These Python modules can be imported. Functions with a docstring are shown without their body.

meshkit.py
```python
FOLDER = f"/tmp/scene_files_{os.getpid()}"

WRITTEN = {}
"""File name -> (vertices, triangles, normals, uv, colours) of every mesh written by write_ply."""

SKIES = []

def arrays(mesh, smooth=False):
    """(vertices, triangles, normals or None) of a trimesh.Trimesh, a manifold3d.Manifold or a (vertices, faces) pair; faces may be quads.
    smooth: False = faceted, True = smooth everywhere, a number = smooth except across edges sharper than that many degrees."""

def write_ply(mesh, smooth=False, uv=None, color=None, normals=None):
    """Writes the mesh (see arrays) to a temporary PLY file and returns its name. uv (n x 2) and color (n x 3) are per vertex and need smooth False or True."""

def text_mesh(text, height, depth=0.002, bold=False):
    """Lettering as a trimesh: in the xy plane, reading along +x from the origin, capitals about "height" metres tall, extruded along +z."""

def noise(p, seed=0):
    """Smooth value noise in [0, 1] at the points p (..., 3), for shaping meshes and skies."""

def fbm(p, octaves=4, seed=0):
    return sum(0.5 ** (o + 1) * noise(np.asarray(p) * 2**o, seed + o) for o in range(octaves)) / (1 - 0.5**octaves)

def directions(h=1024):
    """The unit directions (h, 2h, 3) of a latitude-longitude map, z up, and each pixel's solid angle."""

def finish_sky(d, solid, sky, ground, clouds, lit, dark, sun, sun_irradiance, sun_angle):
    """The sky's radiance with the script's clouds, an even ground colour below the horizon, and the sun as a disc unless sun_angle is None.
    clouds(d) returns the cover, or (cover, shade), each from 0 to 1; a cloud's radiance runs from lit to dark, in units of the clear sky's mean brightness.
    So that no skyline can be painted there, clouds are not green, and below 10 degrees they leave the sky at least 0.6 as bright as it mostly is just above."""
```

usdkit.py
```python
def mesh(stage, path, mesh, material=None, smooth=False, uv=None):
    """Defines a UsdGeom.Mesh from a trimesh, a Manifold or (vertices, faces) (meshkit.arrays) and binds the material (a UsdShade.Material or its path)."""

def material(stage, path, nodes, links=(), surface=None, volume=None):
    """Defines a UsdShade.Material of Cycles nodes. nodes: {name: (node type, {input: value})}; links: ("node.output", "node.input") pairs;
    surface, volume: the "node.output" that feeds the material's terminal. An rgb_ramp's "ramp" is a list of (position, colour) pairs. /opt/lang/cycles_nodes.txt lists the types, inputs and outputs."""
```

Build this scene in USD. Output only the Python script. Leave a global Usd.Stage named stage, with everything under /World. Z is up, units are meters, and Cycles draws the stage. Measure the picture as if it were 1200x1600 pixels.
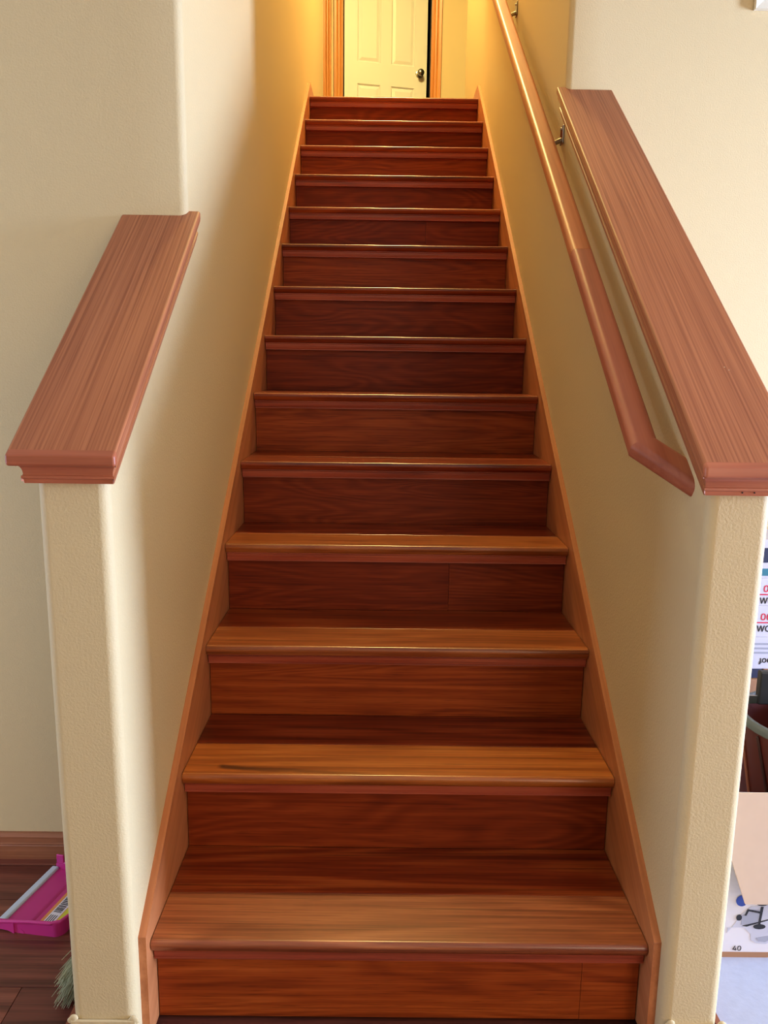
import math, random, numpy as np, trimesh
import manifold3d as m3
from shapely.geometry import Polygon, LineString, Point, box as sbox
from shapely.ops import unary_union
from pxr import Usd, UsdGeom, UsdLux, UsdShade, Gf, Sdf, Vt
import usdkit, meshkit

rng = random.Random(7)
stage = Usd.Stage.CreateInMemory()
UsdGeom.SetStageUpAxis(stage, UsdGeom.Tokens.z)
UsdGeom.SetStageMetersPerUnit(stage, 1.0)
UsdGeom.Xform.Define(stage, '/World')
UsdGeom.Scope.Define(stage, '/World/Looks')

# ------------------------------------------------------------------ camera (fitted to the photograph's stair edges)
CAM = np.array([-0.04485, -1.27542, 1.23874]); PITCH, YAW, ROLL, FPX = 0.18655, 0.00437, 0.01317, 1231.87
EXPOSURE = 0.05
def cam_axes():
    f = np.array([math.sin(YAW)*math.cos(PITCH), math.cos(YAW)*math.cos(PITCH), -math.sin(PITCH)])
    r = np.array([math.cos(YAW), -math.sin(YAW), 0.0]); u = np.cross(r, f)
    c, s = math.cos(ROLL), math.sin(ROLL)
    return c*r + s*u, -s*r + c*u, f
cam = UsdGeom.Camera.Define(stage, '/World/camera')
_r, _u, _f = cam_axes()
cam.AddTransformOp().Set(Gf.Matrix4d(*_r, 0, *_u, 0, *(-_f), 0, *CAM, 1))
cam.CreateHorizontalApertureAttr(36.0); cam.CreateVerticalApertureAttr(48.0)
cam.CreateFocalLengthAttr(36.0*FPX/1200.0); cam.CreateClippingRangeAttr(Gf.Vec2f(0.02, 100))
cam.CreateExposureAttr(EXPOSURE)

# ------------------------------------------------------------------ light
def dome(col, inten):
    d = UsdLux.DomeLight.Define(stage, '/World/sky'); d.CreateColorAttr(Gf.Vec3f(*col)); d.CreateIntensityAttr(inten)
def rect(name, pos, look, w, h, col, inten):
    l = UsdLux.RectLight.Define(stage, '/World/' + name)
    z = np.array(pos, float) - np.array(look, float); z /= np.linalg.norm(z)
    up = np.array([0, 0, 1.0]) if abs(z[2]) < 0.95 else np.array([0, 1.0, 0])
    x = np.cross(up, z); x /= np.linalg.norm(x); y = np.cross(z, x)
    l.AddTransformOp().Set(Gf.Matrix4d(*x, 0, *y, 0, *z, 0, *pos, 1))
    l.CreateWidthAttr(w); l.CreateHeightAttr(h); l.CreateColorAttr(Gf.Vec3f(*col)); l.CreateIntensityAttr(inten)
def disk(name, pos, rad, col, inten):
    l = UsdLux.DiskLight.Define(stage, '/World/' + name); l.AddTranslateOp().Set(Gf.Vec3d(*pos))
    l.CreateRadiusAttr(rad); l.CreateColorAttr(Gf.Vec3f(*col)); l.CreateIntensityAttr(inten)
def sphere(name, pos, rad, col, inten):
    l = UsdLux.SphereLight.Define(stage, '/World/' + name); l.AddTranslateOp().Set(Gf.Vec3d(*pos))
    l.CreateRadiusAttr(rad); l.CreateColorAttr(Gf.Vec3f(*col)); l.CreateIntensityAttr(inten)
DAY = (0.48, 0.65, 1.0); PEACH = (1.0, 0.66, 0.36); HALL = (1.0, 0.81, 0.30)
dome((0.85, 0.93, 1.0), 0.15)
rect('daylight_right', (6.15, -0.65, 1.05), (0, -0.65, 1.05), 0.9, 2.0, DAY, 145.0)  # glazed door in the right wall
rect('daylight_left', (-2.75, -0.30, 0.95), (0, -0.30, 0.95), 0.60, 1.5, DAY, 12.0)  # glazed door in the left wall
rect('daylight_back', (1.85, -4.1, 1.40), (1.85, 0, 1.40), 1.2, 1.7, (1.0, 0.77, 0.55), 5.8)  # curtained window behind the camera
sphere('floor_lamp_light', (2.3, -0.95, 1.72), 0.13, PEACH, 20.0)
disk('hall_lamp_light', (0.0, 3.4, 5.02), 0.24, HALL, 220.0)

# ------------------------------------------------------------------ materials
def srgb(r, g, b):
    f = lambda c: (c/255/12.92) if c/255 <= 0.04045 else ((c/255 + 0.055)/1.055)**2.4
    return (f(r), f(g), f(b))
LK = '/World/Looks/'
def flat(name, col, rough=0.5, metallic=0.0, spec=0.5, bump=None, mottle=None):
    n = {'p': ('principled_bsdf', {'base_color': col, 'roughness': rough, 'metallic': metallic, 'specular_ior_level': spec})}
    L = []
    if mottle or bump:
        n['g'] = ('geometry', {})
    if mottle:
        sc, amt = mottle
        n['mn'] = ('noise_texture', {'scale': sc, 'detail': 4.0, 'roughness': 0.6})
        n['mm'] = ('mix_color', {'blend_type': 'mix', 'a': tuple(c*(1-amt) for c in col), 'b': tuple(min(1, c*(1+amt)) for c in col)})
        L += [('g.position', 'mn.vector'), ('mn.fac', 'mm.fac'), ('mm.result', 'p.base_color')]
    if bump:
        sc, st, ds = bump
        n['bn'] = ('noise_texture', {'scale': sc, 'detail': 2.0, 'roughness': 0.5})
        n['b'] = ('bump', {'strength': st, 'distance': ds})
        L += [('g.position', 'bn.vector'), ('bn.fac', 'b.height'), ('b.normal', 'p.normal')]
    return usdkit.material(stage, LK + name, n, L, surface='p.BSDF')

SLOPE_ANG = math.atan2(0.19, 0.25747)
def wood(name, dark, mid, light, axis='x', seed=0, rough=0.32, ring=0.35, fine=0.5, coat=0.0, slope=False, spec=0.5, ringf=26.0, bumpd=0.0006, across=9.0, mark=None, grain=(4.0, 200.0), pore=0.0, streak=0.0):
    """Wood whose grain runs along one axis; every board passes another seed."""
    rs = random.Random(seed*31 + 5)
    off = (rs.uniform(-9, 9), rs.uniform(-9, 9), rs.uniform(-9, 9))
    def sc(a, b):
        return {'x': (a, b, b), 'y': (b, a, b), 'z': (b, b, a)}[axis]
    n = {
        'g': ('geometry', {}),
        'rot': ('mapping', {'mapping_type': 'point', 'rotation': ((-SLOPE_ANG if slope else 0.0), 0, 0)}),
        'ma': ('mapping', {'mapping_type': 'point', 'scale': sc(0.9, across), 'location': off}),
        'mb': ('mapping', {'mapping_type': 'point', 'scale': sc(*grain), 'location': off}),
        'mc': ('mapping', {'mapping_type': 'point', 'scale': sc(1.6, 45.0), 'location': off}),
        'na': ('noise_texture', {'scale': 1.0, 'detail': 2.0, 'roughness': 0.45, 'distortion': 0.5}),
        'nb': ('noise_texture', {'scale': 1.0, 'detail': 2.0, 'roughness': 0.6}),
        'nc': ('noise_texture', {'scale': 1.0, 'detail': 3.0, 'roughness': 0.6}),
        'k': ('math', {'math_type': 'multiply', 'value2': ringf}),
        'fr': ('math', {'math_type': 'sine'}),
        'rr': ('map_range', {'from_min': -1.0, 'from_max': 1.0, 'to_min': 0.0, 'to_max': ring}),
        'fb': ('map_range', {'from_min': 0.35, 'from_max': 0.65, 'to_min': 0.0, 'to_max': fine*0.5, 'clamp': True}),
        'fc': ('map_range', {'from_min': 0.3, 'from_max': 0.7, 'to_min': 0.0, 'to_max': 1.0 - ring - fine*0.5, 'clamp': True}),
        's1': ('math', {'math_type': 'add'}), 's2': ('math', {'math_type': 'add'}),
        'ramp': ('rgb_ramp', {'ramp': [(0.0, dark), (0.5, mid), (1.0, light)]}),
        'bmp': ('bump', {'strength': 0.35, 'distance': bumpd}),
        'p': ('principled_bsdf', {'roughness': rough, 'coat_weight': coat, 'coat_roughness': 0.18, 'specular_ior_level': spec}),
    }
    L = [('g.position', 'rot.vector')] + [('rot.vector', m + '.vector') for m in ('ma', 'mb', 'mc')] + [
        ('ma.vector', 'na.vector'), ('mb.vector', 'nb.vector'), ('mc.vector', 'nc.vector'),
        ('na.fac', 'k.value1'), ('k.value', 'fr.value1'), ('fr.value', 'rr.value'), ('nb.fac', 'fb.value'), ('nc.fac', 'fc.value'),
        ('rr.result', 's1.value1'), ('fb.result', 's1.value2'), ('s1.value', 's2.value1'), ('fc.result', 's2.value2'),
        ('s2.value', 'ramp.fac'), ('nb.fac', 'bmp.height'), ('bmp.normal', 'p.normal')]
    out = 'ramp.color'
    deep = tuple(c*0.45 for c in dark)
    for nm, amt, scl, lo, hi in (('st', streak, sc(1.3, 105.0), 0.52, 0.70), ('po', pore, sc(14.0, 520.0), 0.56, 0.70)):
        if not amt: continue
        n.update({nm + 'm': ('mapping', {'mapping_type': 'point', 'scale': scl, 'location': off}), nm + 'n': ('noise_texture', {'scale': 1.0, 'detail': 2.0, 'roughness': 0.55, 'distortion': 0.3 if nm == 'st' else 0.0}),
                  nm + 'r': ('map_range', {'from_min': lo, 'from_max': hi, 'to_min': 0.0, 'to_max': amt, 'clamp': True}), nm + 'x': ('mix_color', {'blend_type': 'mix', 'b': deep})})
        L += [('rot.vector', nm + 'm.vector'), (nm + 'm.vector', nm + 'n.vector'), (nm + 'n.fac', nm + 'r.value'), (nm + 'r.result', nm + 'x.fac'), (out, nm + 'x.a')]
        out = nm + 'x.result'
    if mark:                      # a dark mineral streak in this one board: x0, x1, y of its line, slope, half width
        x0, x1, y0, sl, hw = mark
        n.update({'sx': ('separate_xyz', {}), 'w1': ('math', {'math_type': 'multiply_add', 'value2': sl, 'value3': y0 - sl*x0}),
                  'wn': ('noise_texture', {'scale': 14.0, 'detail': 2.0}), 'wo': ('math', {'math_type': 'multiply_add', 'value2': 0.022, 'value3': -0.011}),
                  'w2': ('math', {'math_type': 'subtract'}), 'w3': ('math', {'math_type': 'add'}), 'w4': ('math', {'math_type': 'absolute'}),
                  'w5': ('map_range', {'from_min': hw*0.3, 'from_max': hw, 'to_min': 1.0, 'to_max': 0.0, 'clamp': True}),
                  'e1': ('map_range', {'from_min': x0, 'from_max': x0 + 0.012, 'to_min': 0.0, 'to_max': 1.0, 'clamp': True}),
                  'e2': ('map_range', {'from_min': x0 + 0.06, 'from_max': x1, 'to_min': 1.0, 'to_max': 0.0, 'clamp': True}),
                  'm1': ('math', {'math_type': 'multiply'}), 'm2': ('math', {'math_type': 'multiply'}), 'm3': ('math', {'math_type': 'multiply', 'value2': 0.85}),
                  'mk': ('mix_color', {'blend_type': 'mix', 'b': srgb(62, 24, 10)})})
        L += [('g.position', 'sx.vector'), ('sx.x', 'w1.value1'), ('sx.y', 'w2.value1'), ('w1.value', 'w2.value2'), ('g.position', 'wn.vector'), ('wn.fac', 'wo.value1'),
              ('w2.value', 'w3.value1'), ('wo.value', 'w3.value2'), ('w3.value', 'w4.value1'), ('w4.value', 'w5.value'), ('sx.x', 'e1.value'), ('sx.x', 'e2.value'),
              ('w5.result', 'm1.value1'), ('e1.result', 'm1.value2'), ('m1.value', 'm2.value1'), ('e2.result', 'm2.value2'), ('m2.value', 'm3.value1'),
              ('m3.value', 'mk.fac'), (out, 'mk.a')]
        out = 'mk.result'
    L.append((out, 'p.base_color'))
    return usdkit.material(stage, LK + name, n, L, surface='p.BSDF')

PAINT = flat('wall_paint', srgb(212, 189, 144), rough=0.6, spec=0.35, bump=(240.0, 0.5, 0.0012))
PAINT_HALL = PAINT
CEIL = flat('ceiling_paint', srgb(228, 222, 205), rough=0.9)
WHITE = flat('white_gloss_paint', srgb(238, 232, 214), rough=0.35)
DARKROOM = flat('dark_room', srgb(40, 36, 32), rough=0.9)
NICKEL = flat('satin_nickel', srgb(170, 165, 158), rough=0.25, metallic=1.0)
SKIRT = wood('skirt_wood', srgb(170, 100, 58), srgb(190, 118, 72), srgb(206, 134, 86), axis='y', seed=3, slope=True, ring=0.15, fine=0.3, rough=0.4)
CAPW = wood('cap_wood', srgb(140, 78, 50), srgb(168, 102, 68), srgb(186, 120, 82), axis='y', seed=11, slope=True, bumpd=0.00006, ring=0.08, fine=1.45, rough=0.45, ringf=40.0, across=30.0, spec=0.35, grain=(1.6, 260.0))
CAPF = wood('cap_front_wood', srgb(150, 78, 50), srgb(178, 98, 66), srgb(196, 118, 84), axis='x', seed=12, ring=0.4, fine=0.4, rough=0.42)
RAILW = wood('rail_wood', srgb(164, 88, 48), srgb(188, 108, 64), srgb(204, 126, 80), axis='y', seed=21, slope=True, ring=0.15, fine=0.3, rough=0.42, coat=0.0, bumpd=0.0001)
RAILR = wood('rail_wood_red', srgb(152, 78, 52), srgb(172, 94, 66), srgb(186, 108, 78), axis='y', seed=23, slope=True, ring=0.15, fine=0.2, rough=0.42, coat=0.0, bumpd=0.0001)
CASING = wood('casing_wood', srgb(186, 108, 44), srgb(208, 130, 62), srgb(222, 148, 80), axis='z', seed=31, ring=0.12, fine=0.3, rough=0.35)
BASEW = wood('baseboard_wood', srgb(116, 66, 44), srgb(150, 92, 62), srgb(172, 112, 80), axis='x', seed=41, ring=0.3, fine=0.5, rough=0.4)
BASEWY = wood('baseboard_wood_side', srgb(116, 60, 40), srgb(140, 78, 54), srgb(160, 96, 70), axis='y', seed=42, ring=0.3, fine=0.5, rough=0.4)
FLOORM = [wood('floor_oak_%d' % k, srgb(*d), srgb(*m), srgb(*l), axis='x', seed=50 + k, ring=0.5, fine=0.4, rough=0.34, ringf=34.0, pore=0.3, streak=0.3)
          for k, (d, m, l) in enumerate([((70, 30, 24), (110, 56, 44), (136, 76, 60)), ((62, 28, 24), (96, 48, 38), (120, 64, 52)), ((80, 38, 30), (118, 62, 48), (146, 86, 68))])]

# ------------------------------------------------------------------ prim helpers
_used = {}
def path_for(parent, name):
    base = parent.GetPath().pathString if parent is not None else '/World'
    key = (base, name); k = _used.get(key, 0); _used[key] = k + 1
    return '%s/%s' % (base, name if k == 0 else '%s_%03d' % (name, k))
def tag(prim, label=None, cat=None, group=None, kind=None):
    for k, v in (('label', label), ('category', cat), ('group', group), ('kind', kind)):
        if v: prim.SetCustomDataByKey(k, v)
    return prim
def thing(name, label, cat, loc=(0, 0, 0), rotz=0.0, group=None):
    x = UsdGeom.Xform.Define(stage, path_for(None, name))
    if tuple(loc) != (0, 0, 0): x.AddTranslateOp().Set(Gf.Vec3d(*loc))
    if rotz: x.AddRotateZOp().Set(rotz)
    return tag(x.GetPrim(), label, cat, group)
def obj(name, mesh, mat, parent=None, smooth=30, label=None, cat=None, group=None, kind=None):
    m = usdkit.mesh(stage, path_for(parent, name), mesh, mat, smooth=smooth)
    return tag(m.GetPrim(), label, cat, group, kind)
def struct(name, mesh, mat, smooth=30, label=None, cat=None):
    return obj(name, mesh, mat, None, smooth, label, cat, kind='structure')
def empty_struct(name, label=None, cat=None):
    return tag(UsdGeom.Xform.Define(stage, path_for(None, name)).GetPrim(), label, cat, kind='structure')

# ------------------------------------------------------------------ shape helpers (manifold based)
def mbox(x0, x1, y0, y1, z0, z1):
    return m3.Manifold.cube([x1 - x0, y1 - y0, z1 - z0]).translate([x0, y0, z0])
def rbox(x0, x1, y0, y1, z0, z1, r, seg=12):
    """a box with rounded edges"""
    s = m3.Manifold.sphere(r, seg)
    return m3.Manifold.batch_hull([s.translate([x, y, z]) for x in (x0 + r, x1 - r) for y in (y0 + r, y1 - r) for z in (z0 + r, z1 - r)])
def hull_pts(pts):
    return m3.Manifold.hull_points(np.asarray(pts, float))
def cs(poly):
    """CrossSection from a shapely polygon or a point list"""
    if isinstance(poly, Polygon):
        rings = [np.array(poly.exterior.coords)[:-1]] + [np.array(i.coords)[:-1] for i in poly.interiors]
    else:
        rings = [np.asarray(poly, float)]
    return m3.CrossSection(rings, m3.FillRule.EvenOdd)
def ext_z(poly, z0, z1):
    return m3.Manifold.extrude(cs(poly), z1 - z0).translate([0, 0, z0])
def ext_x(poly_yz, x0, x1):
    """profile in (y, z) pushed along x"""
    m = m3.Manifold.extrude(cs(poly_yz), x1 - x0)                     # (y, z, h)
    return m.transform(np.array([[0, 0, 1, x0], [1, 0, 0, 0], [0, 1, 0, 0]], float))
def ext_y(poly_xz, y0, y1):
    """profile in (x, z) pushed along y"""
    m = m3.Manifold.extrude(cs(poly_xz), y1 - y0)                     # (x, z, h)
    return m.transform(np.array([[-1, 0, 0, 0], [0, 0, 1, y0], [0, 1, 0, 0]], float)) if False else \
        m3.Manifold.extrude(cs([(x, -z) for x, z in (poly_xz.exterior.coords[:-1] if isinstance(poly_xz, Polygon) else poly_xz)]), y1 - y0).transform(np.array([[1, 0, 0, 0], [0, 0, 1, y0], [0, -1, 0, 0]], float))
def rnd(poly, r, n=5):
    """round the convex corners of a polygon"""
    p = poly if isinstance(poly, Polygon) else Polygon(poly)
    return p.buffer(-r, join_style=2).buffer(r, quad_segs=n)
def cyl(p0, p1, r0, r1=None, seg=20):
    p0, p1 = np.array(p0, float), np.array(p1, float); d = p1 - p0; L = np.linalg.norm(d); d /= L
    a = np.cross(d, [0, 0, 1.0] if abs(d[2]) < 0.9 else [1.0, 0, 0]); a /= np.linalg.norm(a); b = np.cross(d, a)
    m = m3.Manifold.cylinder(L, r0, r0 if r1 is None else r1, seg)
    return m.transform(np.column_stack([a, b, d, p0]))
def revolve(profile, p0, axis, seg=32):
    """profile (radius, height) turned about an axis through p0"""
    d = np.array(axis, float); d /= np.linalg.norm(d)
    a = np.cross(d, [0, 0, 1.0] if abs(d[2]) < 0.9 else [1.0, 0, 0]); a /= np.linalg.norm(a); b = np.cross(d, a)
    return m3.Manifold.revolve(cs(profile), seg).transform(np.column_stack([a, b, d, np.array(p0, float)]))
def mm(*parts):
    return m3.Manifold.batch_boolean(list(parts), m3.OpType.Add)

# ------------------------------------------------------------------ measures
R, T = 0.19, 0.25747           # riser, run
SL = R/T                       # slope
HW = 0.4588                    # half width between the skirts
WX = 0.473                     # wall faces beside the stair
PF = -0.05                     # front of the two half walls
LO, RO = -0.588, 0.576         # outer faces of the half walls
YL, YR = 0.53, 1.175           # room walls left and right of the stair
YB = 5.55                      # landing wall with the door
ZF = 14*R                      # upper floor
OV = 0.037                     # nosing overhang: riser face behind the nosing front
E = np.array([0, 1, SL]); E = E/np.linalg.norm(E)       # up the slope
N = np.array([0, -E[2], E[1]])                          # out of the slope
def cap_top(y, z0): return z0 + (y + 0.085)*SL
CZL, CZR = 1.095, 1.089        # height of the cap boards at their fronts

# ================================================================== STRUCTURE
# main floor: planks running across, each a board of its own
fl = struct('floor', mbox(-2.6, 6.0, -4.0, YR, -0.06, -0.012), FLOORM[1], smooth=False)
PW = 0.13
edges = [0.103 + PW*k for k in range(-9, 9)]
for i in range(len(edges) - 1):
    y0, y1 = edges[i], edges[i+1]
    xs = [-2.6]; x = -2.6 + rng.uniform(0.3, 1.0)
    if i == 8: x = -0.752 - 1.0                      # the butt joint seen left of the half wall
    while x < 2.6:
        if x > xs[-1] + 0.25: xs.append(x)
        x += 1.0 if i == 8 else rng.uniform(0.8, 1.3)
        if i in (9, 10, 11) and -1.05 < x < LO: x = LO - 0.0001
    xs.append(2.6)
    for j in range(len(xs) - 1):
        a, b = xs[j] + 0.0006, xs[j+1] - 0.0006
        segs = [(a, b)]
        if y1 > 0.06:                                # under the stair and the walls there is no flooring
            segs = [(a, min(b, LO - 0.001)), (max(a, RO + 0.001), b)]
        for s0, s1 in segs:
            if s1 - s0 < 0.03: continue
            yy1 = min(y1 - 0.0006, (YL if s1 < 0 else YR) - 0.002)
            if yy1 - y0 < 0.02: continue
            obj('floor_plank', rbox(s0, s1, y0 + 0.0006, yy1, -0.0125, 0.0, 0.0008, 6), FLOORM[rng.randrange(3)], fl, smooth=False)

# left wall: half wall with bullnose corners under the cap, stair wall, and the room wall that meets it
def plan(x0, x1, y0, y1, corners, r):
    p = sbox(x0, y0, x1, y1)
    for (cx, cy) in corners:
        sx = 1 if cx == x0 else -1; sy = 1 if cy == y0 else -1
        sq = sbox(min(cx, cx + sx*r), min(cy, cy + sy*r), max(cx, cx + sx*r), max(cy, cy + sy*r))
        p = p.difference(sq).union(sq.intersection(Point(cx + sx*r, cy + sy*r).buffer(r, quad_segs=10)))
    return p
BR = 0.018
def under(z0, y0, y1, x0, x1, drop=0.026):
    """solid below the cap board's underside"""
    return ext_x([(y0, -1), (y1, -1), (y1, cap_top(y1, z0) - drop), (y0, cap_top(y0, z0) - drop)], x0, x1)
TOPZ = ZF + 2.44
halfL = ext_z(plan(LO, -WX, PF, YL + 0.06, [(LO, PF), (-WX, PF)], BR), 0, 2.2) ^ under(CZL, -0.2, YL + 0.2, -1, 0)
wallL = mm(halfL, ext_z(plan(-2.6, -WX, YL, YL + 0.115, [(-WX, YL)], BR), 0, TOPZ), ext_z(sbox(LO, YL + 0.05, -WX, 4.56), 0, TOPZ))
halfR = ext_z(plan(WX, RO, PF, YR + 0.06, [(RO, PF), (WX, PF)], BR), 0, 2.8) ^ under(CZR, -0.2, YR + 0.2, 0, 1)
wallR = mm(halfR, ext_z(plan(WX, 6.0, YR, YR + 0.115, [(WX, YR)], BR), 0, TOPZ), ext_z(sbox(WX, YR + 0.05, RO, 4.30), 0, TOPZ))
struct('wall_left', wallL, PAINT, smooth=40)
struct('wall_right', wallR, PAINT, smooth=40)

# room shell around and behind the camera, with window openings that let the daylight in
WIN = ((-0.62, 0.02), (-1.15, -0.15))
RX = 6.0
def side_wall(x0, x1, name):
    w = mbox(x0, x1, -4.1, (YL if x0 < 0 else YR) + 0.1, 0, 2.44) - mbox(x0 - 1, x1 + 1, *WIN[int(x0 > 0)], 0.06, 2.10)
    struct(name, w, PAINT)
side_wall(-2.7, -2.6, 'wall_room_left'); side_wall(6.0, 6.1, 'wall_room_right')
struct('wall_room_back', mbox(-2.7, 6.1, -4.1, -4.0, 0, 2.44) - mbox(1.25, 2.45, -5, -3, 0.55, 2.25), PAINT)
struct('ceiling', mm(mbox(-2.6, 6.0, -4.0, 0.6, 2.44, 2.5), mbox(-2.6, LO, 0.53, 0.6, 2.44, 2.5)), CEIL)
struct('wall_header', mbox(-0.473, 0.473, 0.5, 0.6, 2.5, TOPZ), PAINT)
for k, (x0, x1) in enumerate(((-2.7, -2.6), (6.0, 6.1))):
    w = empty_struct('window_%d' % (k + 1))
    fr = mbox(x0, x1, *WIN[k], 0.06, 2.10) - mbox(x0 - 1, x1 + 1, WIN[k][0] + 0.04, WIN[k][1] - 0.04, 0.10, 2.06)
    obj('window_frame', fr, WHITE, w); obj('window_mullion', mbox(x0 + 0.03, x1 - 0.03, *[WIN[k][0] + 0.04, WIN[k][1] - 0.04], 0.92, 0.95), WHITE, w)

# upper floor, hall and its walls
struct('floor_landing', mm(mbox(-2.0, 2.2, 13*T + 0.145, 7.2, ZF - 0.03, ZF) - mbox(LO - 0.01, -HW, 0, 4.57, 0, 9) - mbox(HW, RO + 0.01, 0, 4.31, 0, 9)), FLOORM[0], smooth=False)
OPL, OPR, OPT = -0.386, 0.309, ZF + 2.05
wb = mbox(-2.0, 2.2, YB, YB + 0.115, ZF, TOPZ) - mbox(OPL, OPR, 5, 6, ZF - 1, OPT) - mbox(-1.30, -0.553, 5, 6, ZF - 1, OPT)
struct('wall_landing_back', wb, PAINT)
struct('wall_landing_left', mbox(-2.1, -2.0, 0.6, 7.2, ZF, TOPZ), PAINT); struct('wall_landing_right', mbox(2.2, 2.3, 0.6, 7.2, ZF, TOPZ), PAINT)
struct('ceiling_landing', mbox(-2.1, 2.3, 0.5, 7.2, TOPZ, TOPZ + 0.06), CEIL)
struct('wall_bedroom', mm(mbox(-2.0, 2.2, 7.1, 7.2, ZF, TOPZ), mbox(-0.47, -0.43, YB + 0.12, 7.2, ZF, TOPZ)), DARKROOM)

# hall lamp and room lamp (fixtures out of the frame, above their lights)
for nm, lab, (x, y, z) in (('hall_lamp', 'round flush ceiling lamp over the upstairs landing', (0.0, 3.4, TOPZ)),):
    lp = thing(nm, lab, 'lamp', (x, y, z))
    obj('ring', revolve([(0.27, 0.0), (0.28, 0.0), (0.28, 0.075), (0.255, 0.075), (0.255, 0.07), (0.27, 0.065)], (0, 0, 0), (0, 0, -1), 40), NICKEL, lp)

flp = thing('floor_lamp', 'floor lamp with a round globe in the front room', 'lamp', (2.3, -0.95, 0.0))
obj('base', revolve([(0, 0), (0.14, 0), (0.14, 0.012), (0.02, 0.024), (0, 0.024)], (0, 0, 0), (0, 0, 1)), NICKEL, flp)
obj('pole', cyl((0, 0, 0.02), (0, 0, 1.59), 0.011), NICKEL, flp)
# ================================================================== STAIRCASE
st = thing('staircase', 'straight flight of red-brown hardwood stairs rising between the two half walls', 'staircase')
def skirt(x0, x1):
    x0, x1 = x0 + 0.0002, x1 - 0.0002
    h = 0.040
    zt = lambda y: R + y*SL + h
    yt = (ZF + 0.085 - R - h)/SL
    poly = [(-0.02, 0.0), (0.28, 0.0), (13*T + 0.3, zt(13*T) - 0.36), (4.2, ZF - 0.02), (4.2, ZF + 0.085), (yt, zt(yt)), (-0.02, zt(-0.02))]
    b = ext_x(rnd(poly, 0.0016, 3), x0, x1)
    return b
for x0, x1 in ((-WX, -HW), (HW, WX)):
    obj('skirt_board', skirt(x0, x1), SKIRT, st)
cpts = [(OV + 0.0125, 0.0)]
for i in range(1, 15):
    cpts += [((i - 1)*T + OV + 0.0125, i*R - 0.0255), (i*T + OV + 0.0125 if i < 14 else 13*T + 0.3, i*R - 0.0255)]
cpts += [(13*T + 0.3, ZF - 0.4), (0.45, 0.0)]
obj('carriage', ext_x(Polygon(cpts), -HW + 0.0002, HW - 0.0002), wood('carriage_wood', srgb(60, 34, 20), srgb(74, 42, 26), srgb(84, 50, 32), axis='y', seed=61), st, smooth=False)

TR = [((84, 22, 8), (134, 50, 22), (164, 76, 36)), ((92, 26, 8), (140, 54, 20), (172, 84, 34)), ((80, 22, 8), (126, 46, 20), (156, 70, 32)), ((98, 32, 10), (146, 60, 24), (176, 88, 38))]
NOSEC = {1: ((112, 50, 26), (148, 78, 46), (176, 104, 64)), 2: ((140, 66, 22), (172, 92, 36), (194, 118, 56)), 4: ((130, 62, 24), (164, 88, 40), (186, 110, 58)), 3: ((124, 58, 24), (156, 82, 40), (180, 106, 56))}
def tri(c): return [srgb(*x) for x in c]
rise_mats = [wood('riser_wood_%d' % k, *tri(c), axis='x', seed=70 + k, ring=0.28, fine=0.5, rough=0.45, spec=0.2, ringf=90.0 + 30*k, across=9.0 - 2*k, bumpd=0.0002, pore=0.45, streak=0.22) for k, c in enumerate([((108, 38, 10), (148, 62, 20), (176, 84, 32)), ((88, 24, 6), (120, 42, 12), (146, 58, 22)), ((94, 30, 6), (126, 46, 14), (152, 64, 24))])]
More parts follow.
